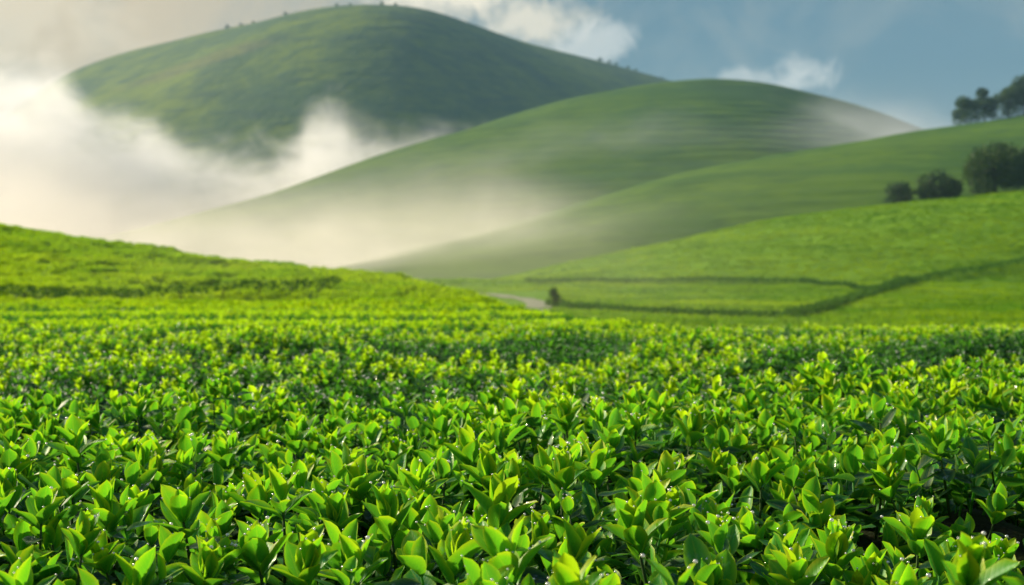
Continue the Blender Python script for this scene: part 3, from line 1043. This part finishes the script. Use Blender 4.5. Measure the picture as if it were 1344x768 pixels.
tree('tree', 1322, crest_d(hill_three, 1322, 380, 800), hill_three, tree_meshes(7, 10.5, 11.5, .12, 4400, .6, 10, low=4), 'bushy ridge tree below the tallest one, beyond a gap of sky', group=g2)
tree('tree', 1342, crest_d(hill_three, 1342, 380, 800), hill_three, tree_meshes(8, 15.0, 10.5, .14, 4600, .6, 11, low=3), 'tallest ridge tree, reaching highest above the lower hill', group=g2)
x_, y_, z_ = on_valley(727, 403)
tree('pointed_bush', 672 + F * x_ / y_, y_, valley, tree_meshes(9, 2.5, 2.3, .03, 1200, .22, 7, True, 5, M_shade_and_bush), 'small grey-green pointed bush beside the pale track', 'bush', s=.58)

tiny = [tree_meshes(20 + k, 5.5, 8.0, .06, 520, 1.0, 6, low=4) for k in range(3)]
for k, (px, s_, lab) in enumerate((
        (300, 1.0, 'tiny tree first up the sunlit ridge of the mountain'), (318, .8, 'tiny tree second up the sunlit ridge of the mountain'),
        (334, .7, 'smallest tree beside the pair low on the sunlit ridge'), (376, .8, 'lone tiny tree midway up the sunlit ridge'),
        (443, .7, 'tiny tree just short of the mountain top, sunny side'), (461, .6, 'tiny low tree nearest the sunny side of the mountain top'),
        (502, .9, 'tiny tree right on the highest point of the mountain'), (520, .7, 'tiny tree a step below the mountain top, shaded side'),
        (787, 1.1, 'largest tiny tree of the cluster low on the shaded ridge'), (799, 1.0, 'second tiny tree of the cluster on the shaded ridge'),
        (808, .9, 'third tiny tree of the cluster on the shaded ridge'), (824, 1.0, 'fourth tiny tree down the shaded ridge'),
        (834, .8, 'fifth tiny tree down the shaded ridge'), (868, .6, 'last tiny tree down the shaded ridge before the green hill'))):
    tree('tree', px, crest_d(mountain_f, px, 1150, 1900), mountain_f, tiny[k % 3], lab, group='tiny trees on the mountain skyline', rz=k * 1.3, s=s_ * .62)


# ------------------------------------------------------------------ air: haze and banks of mist
def box(name, x0, x1, y0, y1, z0, z1, mat, label, cat):
    v = [(x, y, z) for x in (x0, x1) for y in (y0, y1) for z in (z0, z1)]
    f = [(0, 1, 3, 2), (4, 6, 7, 5), (0, 4, 5, 1), (2, 3, 7, 6), (0, 2, 6, 4), (1, 5, 7, 3)]
    me = mesh_from(name, v, f, mat, False)
    return link(name, me, kind='stuff', label=label, category=cat)

m, g, out = material('haze_air')
pv = g.node('ShaderNodeVolumePrincipled')
pv.inputs['Color'].default_value = (.36, .62, .86, 1)
pv.inputs['Density'].default_value = 0.00016
pv.inputs['Anisotropy'].default_value = 0.0
g.nt.links.new(pv.outputs[0], out.inputs['Volume'])
box('haze', -2600, 2600, -40, 2550, -20, 300, m, 'thin blue haze lying over the whole valley', 'haze')

def mist(name, x0, x1, y0, y1, z0, z1, tops, dens, soft, amp, nscale, col, label, yedge=0.15, detail=5, floor=0.0, aniso=.35, ragz=1.0):
    """Mist up to a ragged top: tops gives that height along x (at the middle of the box)."""
    m, g, out = material(name + '_air')
    geo = g.node('ShaderNodeNewGeometry')
    p = geo.outputs['Position']
    x, y, z = g.xyz(p)
    px = x / y                                             # bearing, so that the tops follow the lie of the valley
    top = g.curve(px, [((a - 672) / F, b) for a, b in tops])
    n1 = g.noise(g.vec(x, y, z * ragz), nscale, detail, 0.6, 1.1)
    n2 = g.noise(p, nscale * .4, 2, 0.5)
    n3 = g.noise(g.vec(x * .8, y * .8, z * 1.5), nscale * 1.3, detail, 0.62, 0.8)
    h = top + (n1 - .5) * amp * 2 + (n2 - .5) * amp * 1.6 - z
    dd = g.smooth(h, 0.0, soft)
    dd = dd * (g.smooth(n3 + g.smooth(h, 0.0, soft * 3.5) * .16, 0.40, 0.62) * (1.0 - floor) + floor)
    t = (y - y0) / (y1 - y0)
    dd = dd * g.smooth(t, 0.0, yedge) * (1.0 - g.smooth(t, 1 - yedge, 1.0))
    e = (x - x0) / (x1 - x0)
    dd = dd * g.smooth(e, 0.0, .06) * (1.0 - g.smooth(e, .94, 1.0))
    pv = g.node('ShaderNodeVolumePrincipled')
    pv.inputs['Color'].default_value = (*col, 1)
    pv.inputs['Anisotropy'].default_value = aniso
    g.put(pv.inputs['Density'], dd * dens)
    g.nt.links.new(pv.outputs[0], out.inputs['Volume'])
    return box('mist', x0, x1, y0, y1, z0, z1, m, label, 'mist')

mist('cloud_bank', -620, 180, 800, 1010, -12, 150,
     [(-700, 110), (-200, 118), (0, 112), (60, 114), (95, 106), (140, 92), (180, 95), (215, 86), (260, 72), (330, 66), (390, 80), (430, 98), (460, 86), (520, 72), (600, 64), (700, 52), (800, 25), (950, 0)],
     .016, 26, 36, .030, (.97, .97, .97), 'thick white cloud bank lying against the foot of the mountain', floor=.12)
mist('valley_mist', -420, 330, 255, 430, -12, 60,
     [(-700, 40), (0, 34), (200, 27), (400, 25), (560, 25), (640, 25), (700, 24), (760, 21), (850, 16), (950, 9), (1100, 3), (1300, 0)],
     .0175, 40, 13, .034, (.98, .93, .86), 'warm low mist drifting out of the valley behind the near hill', floor=.35)
mist('saddle_mist', -120, 480, 540, 760, -10, 110,
     [(200, 10), (500, 34), (650, 50), (760, 60), (860, 62), (950, 64), (1000, 66), (1050, 71), (1100, 74), (1150, 74), (1250, 68), (1344, 57), (1500, 40)],
     .016, 54, 18, .026, (.90, .95, 1.0), 'thin pale mist trailing across the saddle between two green hills', floor=.5)

m, g, out = material('low_mist_air')
pv = g.node('ShaderNodeVolumePrincipled')
pv.inputs['Color'].default_value = (1.0, .95, .78, 1)
pv.inputs['Density'].default_value = 0.0008
pv.inputs['Anisotropy'].default_value = 0.45
g.nt.links.new(pv.outputs[0], out.inputs['Volume'])
box('mist', -16, 14, 42, 250, -15, HC + 4, m, 'thin golden mist hanging low where the near hillside meets the valley', 'mist')
